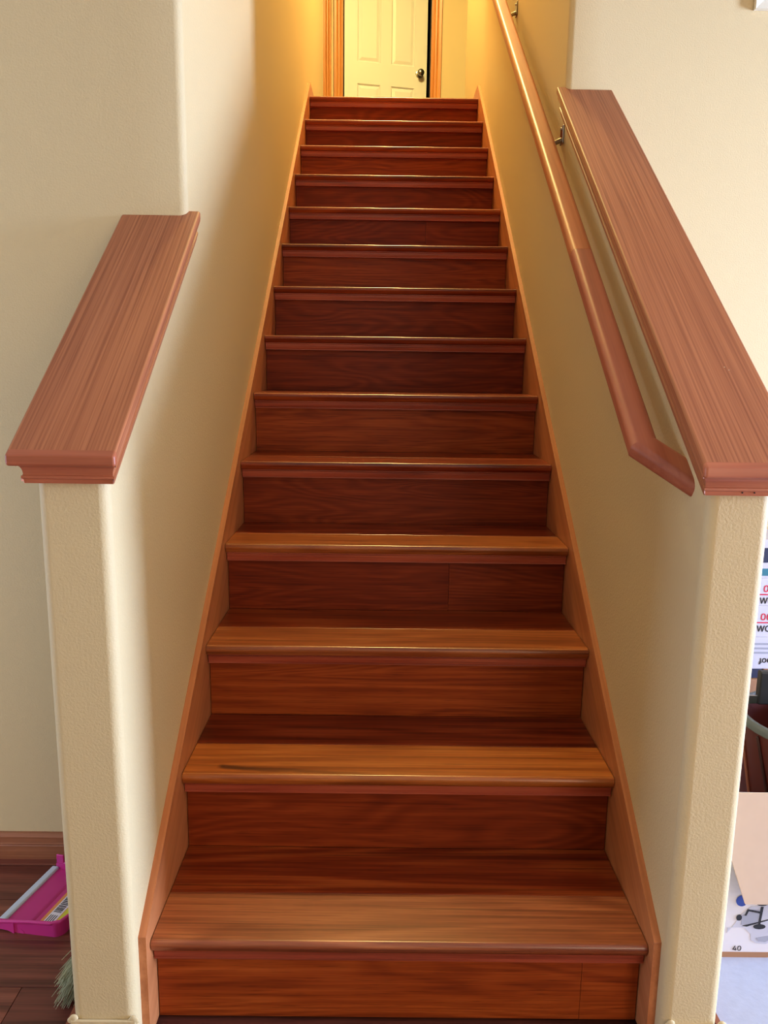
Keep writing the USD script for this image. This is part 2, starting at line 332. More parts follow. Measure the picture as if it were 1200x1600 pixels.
mould_mat = [wood('nosing_moulding_wood_%d' % k, *tri(((126, 46, 28), (164, 74, 50), (190, 100, 72))), axis='x', seed=90 + k, ring=0.4, fine=0.4, rough=0.34, bumpd=0.0001, streak=0.5) for k in range(2)]
nose_profile = rnd([(0, -0.006), (0.0, 0.0), (0.1395, 0), (0.1395, -0.025), (0.002, -0.025), (0, -0.02)], 0.0001, 3)
def nose_poly(y0, z0, depth):
    r, t = 0.009, 0.025
    pts = [(depth, 0), (depth, -t), (0.012, -t), (0.006, -t + 0.002)]
    pts += [(r*1.0 - r*math.cos(a)*1.0, -r + r*math.sin(a)) for a in np.linspace(-0.75, math.pi/2, 9)]
    return [(y0 + a, z0 + b) for a, b in pts][::-1]
def mould_poly(y0, z0):
    f, bk = y0 + 0.013, y0 + OV
    pts = [(f, z0 - 0.025), (f, z0 - 0.0275), (f + 0.003, z0 - 0.0295)]
    pts += [(f + 0.003 + 0.003*(1 - math.cos(a)), z0 - 0.0295 - 0.016*a/(math.pi/2)) for a in np.linspace(0.2, math.pi/2, 6)]
    pts += [(f + 0.004, z0 - 0.0465), (f + 0.004, z0 - 0.049), (bk, z0 - 0.049), (bk, z0 - 0.025)]
    return pts
for i in range(1, 15):
    y0, z0 = (i - 1)*T, i*R
    nm = NOSEC.get(i, TR[(i*3 + 1) % 4])
    mark = (-0.392, 0.06, T + 0.038, -0.095, 0.0125) if i == 2 else None
    nmat = wood('nosing_wood_%02d' % i, *tri(nm), axis='x', seed=100 + i, ring=0.4, fine=0.6, rough=0.28, coat=0.25, ringf=40.0, mark=mark, bumpd=0.00003, pore=0.35, streak=0.55)
    if i < 14:
        tmat = wood('tread_wood_%02d' % i, *tri(TR[i % 4]), axis='x', seed=130 + i, ring=0.45, fine=0.6, rough=0.28, coat=0.25, ringf=40.0, bumpd=0.00012, pore=0.35, streak=0.5)
        tr = obj('tread', rbox(-HW + 0.001, HW - 0.001, y0 + 0.1405, y0 + T + OV, z0 - 0.02, z0, 0.0009, 6), tmat, st, smooth=False)
        par = tr
    else:
        par = obj('tread', rbox(-HW + 0.001, HW - 0.001, y0 + 0.1405, y0 + 0.1449, z0 - 0.02, z0, 0.0009, 6), nmat, st, smooth=False)
    obj('nosing', ext_x(nose_poly(y0, z0, 0.1395), -HW + 0.0014, HW - 0.0014), nmat, par, smooth=50)
    obj('nosing_moulding', ext_x(mould_poly(y0, z0), -HW + 0.002, HW - 0.002), mould_mat[i % 2], par, smooth=40)
    joints = {1: [0.349], 4: [0.144], 10: [0.137]}.get(i, [])
    xs = [-HW + 0.0012] + joints + [HW - 0.0012]
    for a, b in zip(xs[:-1], xs[1:]):
        k = (i + (a > 0)) % 3 if i > 1 else 0
        obj('riser', mbox(a + 0.0004, b - 0.0004, y0 + OV, y0 + OV + 0.012, z0 - R + 0.0005, z0 - 0.025), rise_mats[k], st, smooth=False)

# ================================================================== CAPS ON THE HALF WALLS
def moulding_profile():
    """outward u, downward v from the board's underside"""
    pts = [(0, 0), (0.0205, 0), (0.0205, 0.006)]
    pts += [(0.0195 - 0.0075*math.sin(a), 0.007 + 0.017*(1 - math.cos(a))) for a in np.linspace(0, math.pi/2, 8)]
    pts += [(0.0145, 0.025), (0.0145, 0.029), (0.0120, 0.031), (0.011, 0.038), (0, 0.038)]
    return pts
MP = moulding_profile()
def cap(z0, x_in, x_out, yend, sgn, wall, label):
    """sgn: direction from the stair face outward, -1 left wall, +1 right wall"""
    t = thing('half_wall_cap', label, 'wall cap')
    th, r = 0.018, 0.005
    a, b = x_in - sgn*0.024, x_out + sgn*0.031
    if sgn < 0: a, b = x_in + 0.024, x_out - 0.029
    lo, hi = min(a, b), max(a, b)
    s = m3.Manifold.sphere(r, 16); pts = []
    dz = 1/E[1]
    for x in (lo + r, hi - r):
        for y in (-0.085 + r, yend):
            for d in (r, th - r):
                pts.append(s.translate([x, y, cap_top(y, z0) - d*dz]))
    board = m3.Manifold.batch_hull(pts) - wall
    board = max(board.decompose(), key=lambda p: p.volume())
    back, front = board.split_by_plane([0, 1, 0], -0.085 + 0.010)
    obj('cap_board', back, CAPW, t, smooth=35)
    obj('cap_edge_strip', front, CAPF, t, smooth=35)
    # mouldings run along the slope on both faces and across the front; 45 degree mitres at the front corners
    def run(xface, out, y_end):
        prof = [(xface + out*u, -v*dz) for u, v in MP]
        if out < 0: prof = prof[::-1]
        m = m3.Manifold.extrude(cs(prof), y_end + 0.2)                         # (x, z, h) -> sheared along the slope
        M = np.array([[1, 0, 0, 0], [0, 0, -1, y_end], [0, 1, -SL, cap_top(y_end, z0) - th*dz]], float)
        m = m.transform(M)
        if m.volume() < 0: m = m.transform(np.eye(3, 4))
        return m
    yb = yend - (0.005 if sgn > 0 else -0.015)
    for xf, out in ((x_in, -sgn), (x_out, sgn)):
        m = run(xf, out, yb)
        n = np.array([out, 1.0, 0]); n /= np.linalg.norm(n)                    # keep the side of the mitre plane towards the stair's top
        m = m.trim_by_plane(n.tolist(), float(n @ np.array([xf, PF, 0]))).trim_by_plane([0, 0, 1], cap_top(PF - 0.0205, z0) - th*dz - 0.038*0.92) - wall
        obj('cap_moulding', max(m.decompose(), key=lambda p: p.volume()), CAPW, t, smooth=35)
    zb = cap_top(PF - 0.0205, z0) - th*dz
    prof = [(PF - u, zb - v*0.92) for u, v in MP]
    m = ext_x(prof[::-1], min(x_in, x_out) - 0.05, max(x_in, x_out) + 0.05)
    for xf, out in ((x_in, -sgn), (x_out, sgn)):
        n = np.array([-out, -1.0, 0]); n /= np.linalg.norm(n)
        m = m.trim_by_plane(n.tolist(), float(n @ np.array([xf, PF, 0])))
    # block that closes the wedge between the front moulding and the sloping board
    obj('cap_moulding', m, CAPF, t, smooth=35)
    return t
cap(CZL, -WX, LO, YL + 0.018, -1, wallL, 'short red-brown sloping wood cap on the left half wall')
cap(CZR, WX, RO, YR + 0.016, +1, wallR, 'long red-brown sloping wood cap on the right half wall beside the handrail')

# nail holes in the right cap's front moulding and two specks of paint on its board
HOLE = flat('nail_hole_dark', srgb(40, 22, 16), rough=0.9)
capR = stage.GetPrimAtPath('/World/half_wall_cap_001')
for x in (0.519, 0.538):
    obj('nail_hole', cyl((x, PF - 0.0135, 1.0475), (x, PF - 0.0110, 1.0475), 0.0011, seg=10), HOLE, capR)
for x, y in ((0.5505, 0.119), (0.556, 0.1125)):
    z = cap_top(y, CZR)
    obj('paint_speck', m3.Manifold.sphere(0.0012, 10).scale([1.2, 1, 0.4]).translate([x, y, z]), WHITE, capR)

# ================================================================== HANDRAIL
hr = thing('handrail', 'round-edged wooden handrail on the right stair wall, returned to the wall below', 'handrail')
def rail_ring(node, side, prof):
    return [np.array(node) + a*np.array(side) + b*N for a, b in prof]
RW, RH = 0.025, 0.036
prof = np.array(rnd(sbox(-RW, -RH, RW, 0), 0.0125, 5).exterior.coords)[:-1]
def loft(ringA, ringB):
    k = len(ringA); v = np.array(list(ringA) + list(ringB) + [np.mean(ringA, 0), np.mean(ringB, 0)])
    f = []
    for i in range(k):
        j = (i + 1) % k
        f += [(i, j, k + j), (i, k + j, k + i), (j, i, 2*k), (k + i, k + j, 2*k + 1)]
    t = trimesh.Trimesh(v, np.array(f), process=False); t.fix_normals()
    return t
X = np.array([1.0, 0, 0])
P0 = np.array([0.413, 0.092, 1.114])
ang = math.radians(50)
ret = math.cos(ang)*X - math.sin(ang)*E
bis = (-E) + ret; bis /= np.linalg.norm(bis)             # direction of travel bisector at the corner
perp = np.cross(N, bis); perp = perp/np.linalg.norm(perp)
if perp @ X < 0: perp = -perp
cosb = abs(perp @ X)
ring_m = rail_ring(P0, perp/cosb, prof)
endw = P0 + ret*((WX - P0[0])/ret[0])
side_e = E/np.linalg.norm(E - (E @ ret)*ret)
ring_w = rail_ring(endw, side_e, prof)
def rail_at(y): return P0 + E*((y - P0[1])/E[1])
ring_j = rail_ring(rail_at(0.62), X, prof); ring_j2 = rail_ring(rail_at(0.6206), X, prof); ring_t = rail_ring(rail_at(3.25), X, prof)
obj('rail', loft(ring_j2, ring_t), RAILW, hr, smooth=40)
obj('rail', loft(ring_m, ring_j), RAILR, hr, smooth=40)
obj('rail_return', loft(ring_m, ring_w) if (perp @ E)*(side_e @ E) >= 0 else loft(ring_m, rail_ring(endw, -side_e, prof)), RAILR, hr, smooth=40)
for yb in (1.185, 2.174, 3.1):
    top = rail_at(yb); z = top[2] - 0.028
    plate = rbox(WX - 0.005, WX - 0.0003, yb - 0.018, yb + 0.018, z - 0.020, z + 0.030, 0.002, 8)
    arm = mm(cyl((WX - 0.004, yb, z - 0.008), (WX - 0.032, yb, z - 0.020), 0.007), cyl((WX - 0.032, yb, z - 0.020), (P0[0] + 0.012, yb, z - 0.016), 0.007),
             rbox(P0[0] - 0.006, P0[0] + 0.016, yb - 0.012, yb + 0.012, z - 0.024, z - 0.014, 0.002, 8))
    bk = obj('bracket', mm(plate, arm), NICKEL, hr)
    for dz_ in (0.022, -0.013):
        obj('screw', revolve([(0, 0), (0.005, 0), (0.004, 0.0025), (0, 0.003)], (WX - 0.005, yb, z + dz_), (-1, 0, 0), 14), NICKEL, bk)

# ================================================================== DOOR AND CASINGS UPSTAIRS
def casing_poly(x0, x1, y):
    """reeded casing plan, back on the wall at y"""
    w = x1 - x0; pts = [(x0, y), (x0, y - 0.012)]
    for k in range(25):
        t = k/24
        flute = 0.003*abs(math.sin(t*math.pi*3)) if 0.12 < t < 0.88 else 0.004
        pts.append((x0 + w*(0.03 + 0.94*t), y - 0.012 - flute))
    pts += [(x1, y - 0.012), (x1, y)]
    return pts[::-1]
def casing(n, x0, x1, ztop):
    struct('trim_%d' % n, ext_z(Polygon(casing_poly(x0, x1, YB - 0.0005)), ZF, ztop), CASING, smooth=30)
casing(1, OPR, OPR + 0.085, OPT); casing(2, OPL - 0.075, OPL, OPT); casing(3, -0.548, -0.481, OPT)
struct('trim_4', rbox(OPL - 0.075, OPR + 0.085, YB - 0.0165, YB - 0.0005, OPT, OPT + 0.08, 0.003, 6), CASING)
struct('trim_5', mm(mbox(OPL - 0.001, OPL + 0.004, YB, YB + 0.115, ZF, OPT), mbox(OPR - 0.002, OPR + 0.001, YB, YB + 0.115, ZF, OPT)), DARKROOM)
dr = UsdGeom.Xform.Define(stage, '/World/door_1')
dr.AddTranslateOp().Set(Gf.Vec3d(OPL + 0.006, YB + 0.06, ZF + 0.008)); dr.AddRotateZOp().Set(13.0)
dr = tag(dr.GetPrim(), 'white six-panel door standing slightly ajar at the top of the stairs', 'door', kind='structure')
DW, DH = 0.687, 2.03
cols = [(0.10, 0.305), (0.395, 0.59)]
cols = [(0.105, 0.30), (0.385, 0.585)]
rows = [(0.20, 0.795), (0.955, 1.60), (1.70, 1.92)]
slab = mbox(0, DW, 0, 0.034, 0, DH)
for x0, x1 in cols:
    for z0, z1 in rows:
        fr = hull_pts([(x0, -0.001, z0), (x1, -0.001, z0), (x0, -0.001, z1), (x1, -0.001, z1), (x0 + 0.012, 0.010, z0 + 0.012), (x1 - 0.012, 0.010, z0 + 0.012), (x0 + 0.012, 0.010, z1 - 0.012), (x1 - 0.012, 0.010, z1 - 0.012)])
        slab = slab - fr
DOORW = flat('door_white_paint', srgb(236, 234, 230), rough=0.4)
obj('door_slab', slab, DOORW, dr, smooth=False)
for x0, x1 in cols:
    for z0, z1 in rows:
        a, b = 0.012, 0.036
        obj('door_panel', hull_pts([(x0 + a, 0.0101, z0 + a), (x1 - a, 0.0101, z0 + a), (x0 + a, 0.0101, z1 - a), (x1 - a, 0.0101, z1 - a), (x0 + b, 0.002, z0 + b), (x1 - b, 0.002, z0 + b), (x0 + b, 0.002, z1 - b), (x1 - b, 0.002, z1 - b)]), DOORW, dr, smooth=False)
kb = obj('door_knob', revolve([(0, 0.0), (0.011, 0), (0.011, 0.026), (0.020, 0.032), (0.027, 0.043), (0.027, 0.052), (0.020, 0.061), (0.006, 0.064), (0, 0.064)], (DW - 0.062, 0.0, 0.905), (0, -1, 0)), NICKEL, dr, smooth=60, label='round satin nickel knob')
obj('rose', revolve([(0, 0), (0.032, 0), (0.030, 0.005), (0.02, 0.008), (0, 0.008)], (DW - 0.062, 0.0, 0.905), (0, -1, 0)), NICKEL, kb, smooth=40)

# ================================================================== BASEBOARDS
def base_profile(h, d):
    return [(0, 0), (d, 0), (d, h*0.52), (d - 0.0025, h*0.56), (d - 0.001, h*0.60), (d - 0.003, h*0.66), (d - 0.003, h*0.86), (d - 0.006, h*0.93), (d - 0.008, h), (0, h)]
BP = base_profile(0.068, 0.014)
struct('baseboard_left', ext_x([(YL - 0.0005 - u, v) for u, v in BP][::-1], -2.6, LO - 0.012), BASEW)
struct('baseboard_right', ext_x([(YR - 0.0005 - u, v) for u, v in BP][::-1], RO + 0.012, 6.0), BASEW)
struct('baseboard_half_wall_left', mm(mbox(LO - 0.011, LO - 0.0005, PF - 0.004, YL - 0.016, 0, 0.066)), BASEWY)
struct('baseboard_half_wall_right', mm(mbox(RO + 0.0005, RO + 0.011, PF - 0.004, YR - 0.016, 0, 0.066)), BASEWY)
# lumpy painted bead where the half wall's end meets the low base trim
def bead(x0, x1, nm):
    r2 = random.Random(5)
    core = rbox(x0 - 0.002, x1 + 0.002, PF - 0.006, PF - 0.0005, 0.0, 0.074, 0.002, 10)
    lumps = [core]
    for x, n_ in ((x0 + 0.002, 6), (x1 - 0.003, 7)):
        for k in range(n_):
            lumps.append(m3.Manifold.sphere(0.0035 + 0.0025*r2.random(), 14).scale([1.3, 0.6, 1.3]).translate([x + r2.uniform(-0.004, 0.004), PF - 0.002, 0.070 + 0.007*r2.random()]))
    struct(nm, mm(*lumps), PAINT, smooth=60)
bead(LO, -WX - 0.002, 'trim_6'); bead(WX + 0.012, RO + 0.008, 'trim_7')

# ================================================================== WHITE FRAME HIGH ON THE RIGHT WALL
wf = thing('wall_frame', 'white mitred frame high on the right wall at the top corner of the photo', 'frame')
fx0, fx1, fz0, fz1 = 0.991, 1.55, 2.231, 2.425
for (ax, az, bx, bz) in ((fx0, fz0, fx1, fz0), (fx0, fz1, fx1, fz1), (fx0, fz0, fx0, fz1), (fx1, fz0, fx1, fz1)):
    w = 0.035; cx, cz = (fx0 + fx1)/2, (fz0 + fz1)/2
    def inn(x, z, k): return (x + (k if x < cx else -k), z + (k if z < cz else -k))
    p = []
    for (x, z) in ((ax, az), (bx, bz)):
        xi, zi = inn(x, z, w)
        p += [(x, YR - 0.0005, z), (xi, YR - 0.0005, zi), (x, YR - 0.016, z), (xi, YR - 0.006, zi)]
    obj('frame_rail', hull_pts(p), WHITE, wf, smooth=False)
obj('backing', mbox(fx0 + 0.035, fx1 - 0.035, YR - 0.004, YR - 0.0005, fz0 + 0.035, fz1 - 0.035), WHITE, wf)

# ================================================================== LEFT SIDE: DUSTPAN AND HAND BROOM
PINK = flat('pink_plastic', srgb(196, 50, 132), rough=0.32, mottle=(30.0, 0.05))
LIP = flat('grey_rubber', srgb(196, 208, 222), rough=0.5)
STICK = flat('sticker_white', srgb(228, 226, 232), rough=0.4)
STICKO = flat('sticker_orange', srgb(226, 150, 80), rough=0.4)
STICKG = flat('sticker_lime', srgb(206, 206, 60), rough=0.4)
INK = flat('black_ink', srgb(34, 32, 36), rough=0.5)
# local frame: u from the lip (0) to the back (0.15), v across (0..0.215), lip tilted a little off the floor
dp = thing('dustpan', 'magenta pink plastic dustpan with a grey lip, beside the left half wall', 'dustpan', (-0.876, 0.262, 0.0), -13.0)
PU, PV, PHT = 0.145, 0.215, 0.036
outline = Polygon([(0.0, 0.0), (PU, 0.0), (PU, PV), (0.0, PV)])
rounded = rnd(Polygon([(0, 0), (PU + 0.004, 0.012), (PU + 0.004, PV - 0.012), (0, PV)]), 0.022, 8).union(sbox(0, 0, 0.04, PV))
body = ext_z(rounded, 0.004, PHT)
inner = rnd(Polygon([(-0.03, 0.005), (PU - 0.001, 0.017), (PU - 0.001, PV - 0.017), (-0.03, PV - 0.005)]), 0.017, 8)
body = body - ext_z(inner, 0.009, PHT + 0.1)
body = mm(body, ext_y([(0.0, 0.004), (0.062, 0.004), (0.062, 0.009), (0.056, 0.0135), (0.004, 0.0165), (0.0, 0.016)], 0.004, PV - 0.004))
# the side walls get lower towards the lip, the underside rises at the lip
body = body - ext_y([(-0.02, 0.027), (-0.02, 0.2), (0.2, 0.2), (0.2, 0.0371), (0.1, 0.036)], -0.05, 0.4)
body = body - ext_y([(-0.02, -0.01), (-0.02, 0.009), (0.025, 0.0085), (0.05, 0.0), (0.05, -0.01)], -0.05, 0.4)
body = body.translate([0, 0, -0.004])
bd = obj('pan', body, PINK, dp, smooth=35)
rim_pts = [(0.002, 0.0), (0.075, 0.007), (PU - 0.02, 0.0115), (PU - 0.003, 0.022), (PU + 0.003, 0.045), (PU + 0.003, PV - 0.045), (PU - 0.003, PV - 0.022), (PU - 0.02, PV - 0.0115), (0.075, PV - 0.007), (0.002, PV)]
rim = mm(*[m3.Manifold.batch_hull([m3.Manifold.sphere(0.004, 12).translate([a[0], a[1], zr(a[0])]), m3.Manifold.sphere(0.004, 12).translate([b[0], b[1], zr(b[0])])])
           for zr in [lambda u: 0.0235 + 0.0085*min(1, max(0, u)/0.1)] for a, b in zip(rim_pts[:-1], rim_pts[1:])])
obj('rim', rim, PINK, bd, smooth=60)
obj('rubber_lip', rbox(-0.010, 0.008, 0.004, PV - 0.006, 0.0075, 0.0180, 0.004, 10), LIP, dp, smooth=60)
obj('handle', mm(rbox(PU + 0.002, PU + 0.095, PV/2 - 0.014, PV/2 + 0.014, 0.014, 0.03, 0.006, 12)), PINK, dp, smooth=60)
obj('tab', rbox(0.0, 0.02, PV - 0.0055, PV - 0.0005, 0.01, 0.047, 0.002, 8), PINK, dp)
sk = obj('sticker', mbox(0.074, 0.128, 0.03, 0.165, 0.0051, 0.0055), STICKO, dp, smooth=False, label='orange and white barcode sticker')
obj('barcode_panel', mbox(0.082, 0.108, 0.034, 0.155, 0.0055, 0.0058), STICK, sk, smooth=False)
obj('lime_panel', mbox(0.110, 0.126, 0.034, 0.155, 0.0055, 0.0058), STICKG, sk, smooth=False)
bars = []; v = 0.075; r3 = random.Random(3)
while v < 0.128:
    w = r3.choice([0.0012, 0.002, 0.003]); bars.append(mbox(0.085, 0.104, v, v + w, 0.0058, 0.006)); v += w + r3.choice([0.0012, 0.002])
for k in range(4): bars.append(mbox(0.086 + 0.005*k, 0.088 + 0.005*k, 0.04, 0.066, 0.0058, 0.006))
obj('barcode', mm(*bars), INK, sk, smooth=False)

BRIS = flat('broom_bristle', srgb(170, 172, 138), rough=0.6, mottle=(160.0, 0.35))
hb = thing('hand_broom', 'small hand broom with grey-green bristles tucked behind the left half wall', 'broom')
head = rbox(LO - 0.056, LO - 0.014, 0.150, 0.178, 0.012, 0.085, 0.006, 10)
obj('brush_head', head, PINK, hb, smooth=50)
obj('broom_handle', cyl((LO - 0.027, 0.17, 0.045), (LO - 0.025, 0.255, 0.030), 0.011, 0.010), PINK, hb, smooth=60)
r4 = random.Random(9); bv, bf = [], []
for k in range(300):
    a = np.array([LO - 0.050 + 0.03*r4.random(), 0.152, 0.018 + 0.06*r4.random()])
    tip = np.array([a[0] - 0.012 - 0.022*r4.random(), 0.045 + 0.045*r4.random(), max(0.003, a[2] - 0.012 + r4.uniform(-0.03, 0.012))])
    w = 0.0011; d = tip - a; s1 = np.cross(d, [0, 0, 1.0]); s1 /= np.linalg.norm(s1); s2 = np.cross(d, s1); s2 /= np.linalg.norm(s2)
    b0 = len(bv); mid = (a + tip)/2 + np.array([0.002, 0, 0.004])
    for p, ww in ((a, w), (mid, w), (tip, w*0.5)):
        for q in range(3):
            an = q*2*math.pi/3; bv.append(p + ww*(math.cos(an)*s1 + math.sin(an)*s2))
    for s in range(2):
        for q in range(3):
            i0, i1 = b0 + 3*s + q, b0 + 3*s + (q + 1) % 3
            bf += [(i0, i1, i1 + 3), (i0, i1 + 3, i0 + 3)]
    bf.append((b0 + 6, b0 + 7, b0 + 8))
obj('bristles', trimesh.Trimesh(np.array(bv), np.array(bf), process=False), BRIS, hb, smooth=False, kind='stuff')

# ================================================================== RIGHT SIDE: SHEET, BOXES, BIN, OFFCUTS
SHEET = flat('pale_blue_sheet', srgb(186, 192, 214), rough=0.5, mottle=(60.0, 0.10), bump=(90.0, 0.3, 0.001))
BOXW = flat('box_white_print', srgb(224, 218, 222), rough=0.55)
CARD = flat('cardboard_inside', srgb(206, 178, 156), rough=0.7, mottle=(40.0, 0.04))
CARDB = flat('cardboard_brown', srgb(164, 118, 84), rough=0.75, mottle=(30.0, 0.06))
LILAC = flat('box_lilac', srgb(206, 202, 216), rough=0.5)
TEAL = flat('box_teal', srgb(52, 120, 140), rough=0.5)
RED = flat('red_ink', srgb(206, 40, 72), rough=0.5)
GREYA = flat('print_light_grey', srgb(196, 194, 206), rough=0.5)
GREYB = flat('print_mid_grey', srgb(160, 160, 174), rough=0.5)
BLUEP = flat('print_blue', srgb(44, 70, 160), rough=0.5)
NAVY = flat('navy_card', srgb(38, 44, 74), rough=0.5)
BLK = flat('black_plastic', srgb(34, 34, 36), rough=0.4)
GREEN = flat('green_plastic', srgb(16, 96, 60), rough=0.35)
GREYP = flat('pale_grey_plastic', srgb(186, 190, 180), rough=0.4)
STEEL = flat('tool_steel', srgb(150, 150, 160), rough=0.3, metallic=1.0)
OFFC = [wood('offcut_wood_%d' % k, srgb(*a), srgb(*b), srgb(*c), axis='y', seed=160 + k, ring=0.3, fine=0.4, rough=0.5) for k, (a, b, c) in enumerate([((74, 26, 16), (104, 42, 26), (130, 60, 40)), ((150, 84, 54), (176, 108, 76), (196, 130, 98))])]

obj('floor_sheet', rbox(RO + 0.013, 1.75, -0.9, 1.12, 0.0, 0.004, 0.0015, 6), SHEET, None, label='pale blue-grey mottled sheet lying on the floor right of the stairs', cat='floor sheet')

FS = 0.004
bx = thing('tool_box', 'open white carton printed with a mitre saw picture, standing on the pale sheet', 'box', (0, 0, 0))
BX0, BX1, BY0, BY1, BH = 0.625, 1.16, 0.20, 0.285, 0.384
wt = 0.005
obj('front_panel', mbox(BX0, BX1, BY0, BY0 + wt, FS, BH), BOXW, bx, smooth=False)
obj('back_panel', mbox(BX0, BX1, BY1 - wt, BY1, FS, BH - 0.06), CARDB, bx, smooth=False)
obj('side_panel', mbox(BX0, BX0 + wt, BY0 + wt, BY1 - wt, FS, BH), CARDB, bx, smooth=False)
obj('side_panel', mbox(BX1 - wt, BX1, BY0 + wt, BY1 - wt, FS, BH), CARDB, bx, smooth=False)
obj('bottom_panel', mbox(BX0 + wt, BX1 - wt, BY0 + wt, BY1 - wt, FS, FS + wt), CARDB, bx, smooth=False)
obj('bottom_edge', mbox(BX0, BX1, BY0 - 0.0012, BY0, FS, FS + 0.012), CARDB, bx, smooth=False)
# flap folded out over the front, its lower corner cut back
def flap_pt(x, d, o): return (x, BY0 - 0.0015 - 0.035*d/0.24 - o, BH + 0.003 - d)
flap = hull_pts([flap_pt(x, d, o) for o in (0.0, 0.0045) for x, d in ((BX0 + 0.01, 0.0), (BX1 - 0.01, 0.0), (0.712, 0.228), (BX1 - 0.09, 0.228))])
obj('flap', flap, CARD, bx, smooth=False)
pf = lambda poly: ext_y(poly, BY0 - 0.0006, BY0 - 0.0001)
pf2 = lambda poly: ext_y(poly, BY0 - 0.0010, BY0 - 0.0006)
pf3 = lambda poly: ext_y(poly, BY0 - 0.0014, BY0 - 0.0010)
def ell(cx, cz, rx, rz, n=18): return [(cx + rx*math.cos(2*math.pi*k/n), cz + rz*math.sin(2*math.pi*k/n)) for k in range(n)]
saw = obj('saw_picture', mm(pf([(0.70, 0.075), (0.735, 0.075), (0.75, 0.06), (0.752, 0.045), (0.765, 0.038), (0.785, 0.036), (0.80, 0.046), (0.803, 0.07), (0.795, 0.10), (0.83, 0.112), (0.95, 0.115), (0.95, 0.135), (0.83, 0.135), (0.745, 0.125), (0.725, 0.105), (0.715, 0.085), (0.70, 0.062)])), GREYA, bx, smooth=False, label='printed picture of a mitre saw in greys')
obj('picture_shade', pf2([(0.727, 0.102), (0.745, 0.118), (0.765, 0.118), (0.77, 0.085), (0.728, 0.082)]), GREYB, saw, smooth=False)
obj('picture_shade', (pf2([(0.762, 0.051), (0.79, 0.056), (0.797, 0.05), (0.783, 0.041), (0.768, 0.043)])), GREYB, saw, smooth=False)
obj('picture_clamp', mm(pf3([(0.7635, 0.075), (0.7675, 0.075), (0.7715, 0.125), (0.7655, 0.125)]), pf3(ell(0.768, 0.134, 0.0135, 0.007)), pf3(ell(0.767, 0.078, 0.013, 0.006)),
                        pf3([(0.733, 0.104), (0.737, 0.104), (0.741, 0.1145), (0.769, 0.1085), (0.769, 0.113), (0.738, 0.1195)]), pf3([(0.73, 0.0795), (0.74, 0.078), (0.80, 0.0985), (0.80, 0.1)]), pf3(ell(0.722, 0.099, 0.006, 0.007))), INK, saw, smooth=False)
obj('picture_knob', pf3(ell(0.7245, 0.139, 0.0125, 0.013)), BLUEP, saw, smooth=False)
obj('picture_label', mm(pf3([(0.797, 0.088), (0.95, 0.086), (0.95, 0.098), (0.797, 0.099)]), pf3([(0.797, 0.072), (0.808, 0.072), (0.808, 0.08), (0.797, 0.08)])), INK, saw, smooth=False)
def text_on(txt, h, x, y, z, mat, parent, name, flip=False, bold=True):
    t = meshkit.text_mesh(txt, h, 0.0006, bold=bold)
    V = np.array(t.vertices)
    if flip:
        w = V[:, 0].max(); V[:, 0] = w - V[:, 0]; V[:, 1] = -V[:, 1] + h
    P = np.column_stack([x + V[:, 0], y - V[:, 2], z + V[:, 1]])
    m = trimesh.Trimesh(P, t.faces, process=False); m.fix_normals()
    return obj(name, m, mat, parent, smooth=False)
text_on('40', 0.0115, 0.7145, BY0 - 0.0002, 0.0195, INK, bx, 'lettering', bold=False)

for k, (ya, yb_, zt) in enumerate([(0.208, 0.230, 0.366), (0.233, 0.253, 0.352), (0.256, 0.277, 0.340)]):
    obj('packing_insert', rbox(BX0 + 0.02, BX1 - 0.02 - 0.04*k, ya, yb_, FS + wt, zt, 0.0015, 6), OFFC[0], bx, smooth=False)
# red-brown bin with a grey rim behind the carton, and what stands in it
BC, BR_, BZ = (1.01, 0.50), 0.168, 0.41
bn = thing('bin', 'round dark red-brown bin with a grey rim behind the open carton', 'bin', (BC[0], BC[1], FS))
BINM = flat('bin_brown', srgb(84, 26, 18), rough=0.45)
obj('bin_body', revolve([(0, 0), (0.135, 0), (BR_, BZ - 0.01), (BR_ - 0.006, BZ - 0.01), (0.13, 0.008), (0, 0.008)], (0, 0, 0), (0, 0, 1), 44), BINM, bn, smooth=40)
obj('rim', revolve([(BR_ - 0.004, BZ - 0.02), (BR_ + 0.004, BZ - 0.02), (BR_ + 0.005, BZ - 0.008), (BR_, BZ), (BR_ - 0.008, BZ), (BR_ - 0.010, BZ - 0.008)], (0, 0, 0), (0, 0, 1), 44), flat('bin_rim_grey', srgb(92, 98, 96), rough=0.4), bn, smooth=50)
for k, an in enumerate((3.05, 3.45, 3.85, 4.25)):
    pts = []
    for q in range(9):
        t = q/8; a2 = an + 0.55*t; rr = 0.135 + (BR_ - 0.135)*(1 - t)*0.97 + 0.0015
        pts.append(m3.Manifold.sphere(0.004, 8).translate([rr*math.cos(a2), rr*math.sin(a2), (BZ - 0.03)*(1 - t) + 0.02*t]))
    obj('rib', mm(*[m3.Manifold.batch_hull([a3, b3_]) for a3, b3_ in zip(pts[:-1], pts[1:])]), flat('bin_rib_%d' % k, srgb(52, 18, 14) if k % 2 else srgb(150, 90, 70), rough=0.5), bn, smooth=50)
gb = thing('bottle', 'dark green plastic bottle standing in the red-brown bin', 'bottle', (0.945, 0.50, FS + 0.012))
obj('bottle_body', revolve([(0, 0), (0.036, 0), (0.04, 0.006), (0.04, 0.33), (0.03, 0.36), (0.014, 0.375), (0.014, 0.39), (0, 0.39)], (0, 0, 0), (0, 0, 1), 28), GREEN, gb, smooth=50)
obj('bottle_cap', revolve([(0, 0.386), (0.018, 0.386), (0.016, 0.41), (0, 0.412)], (0, 0, 0), (0, 0, 1), 24), BLK, gb, smooth=50)
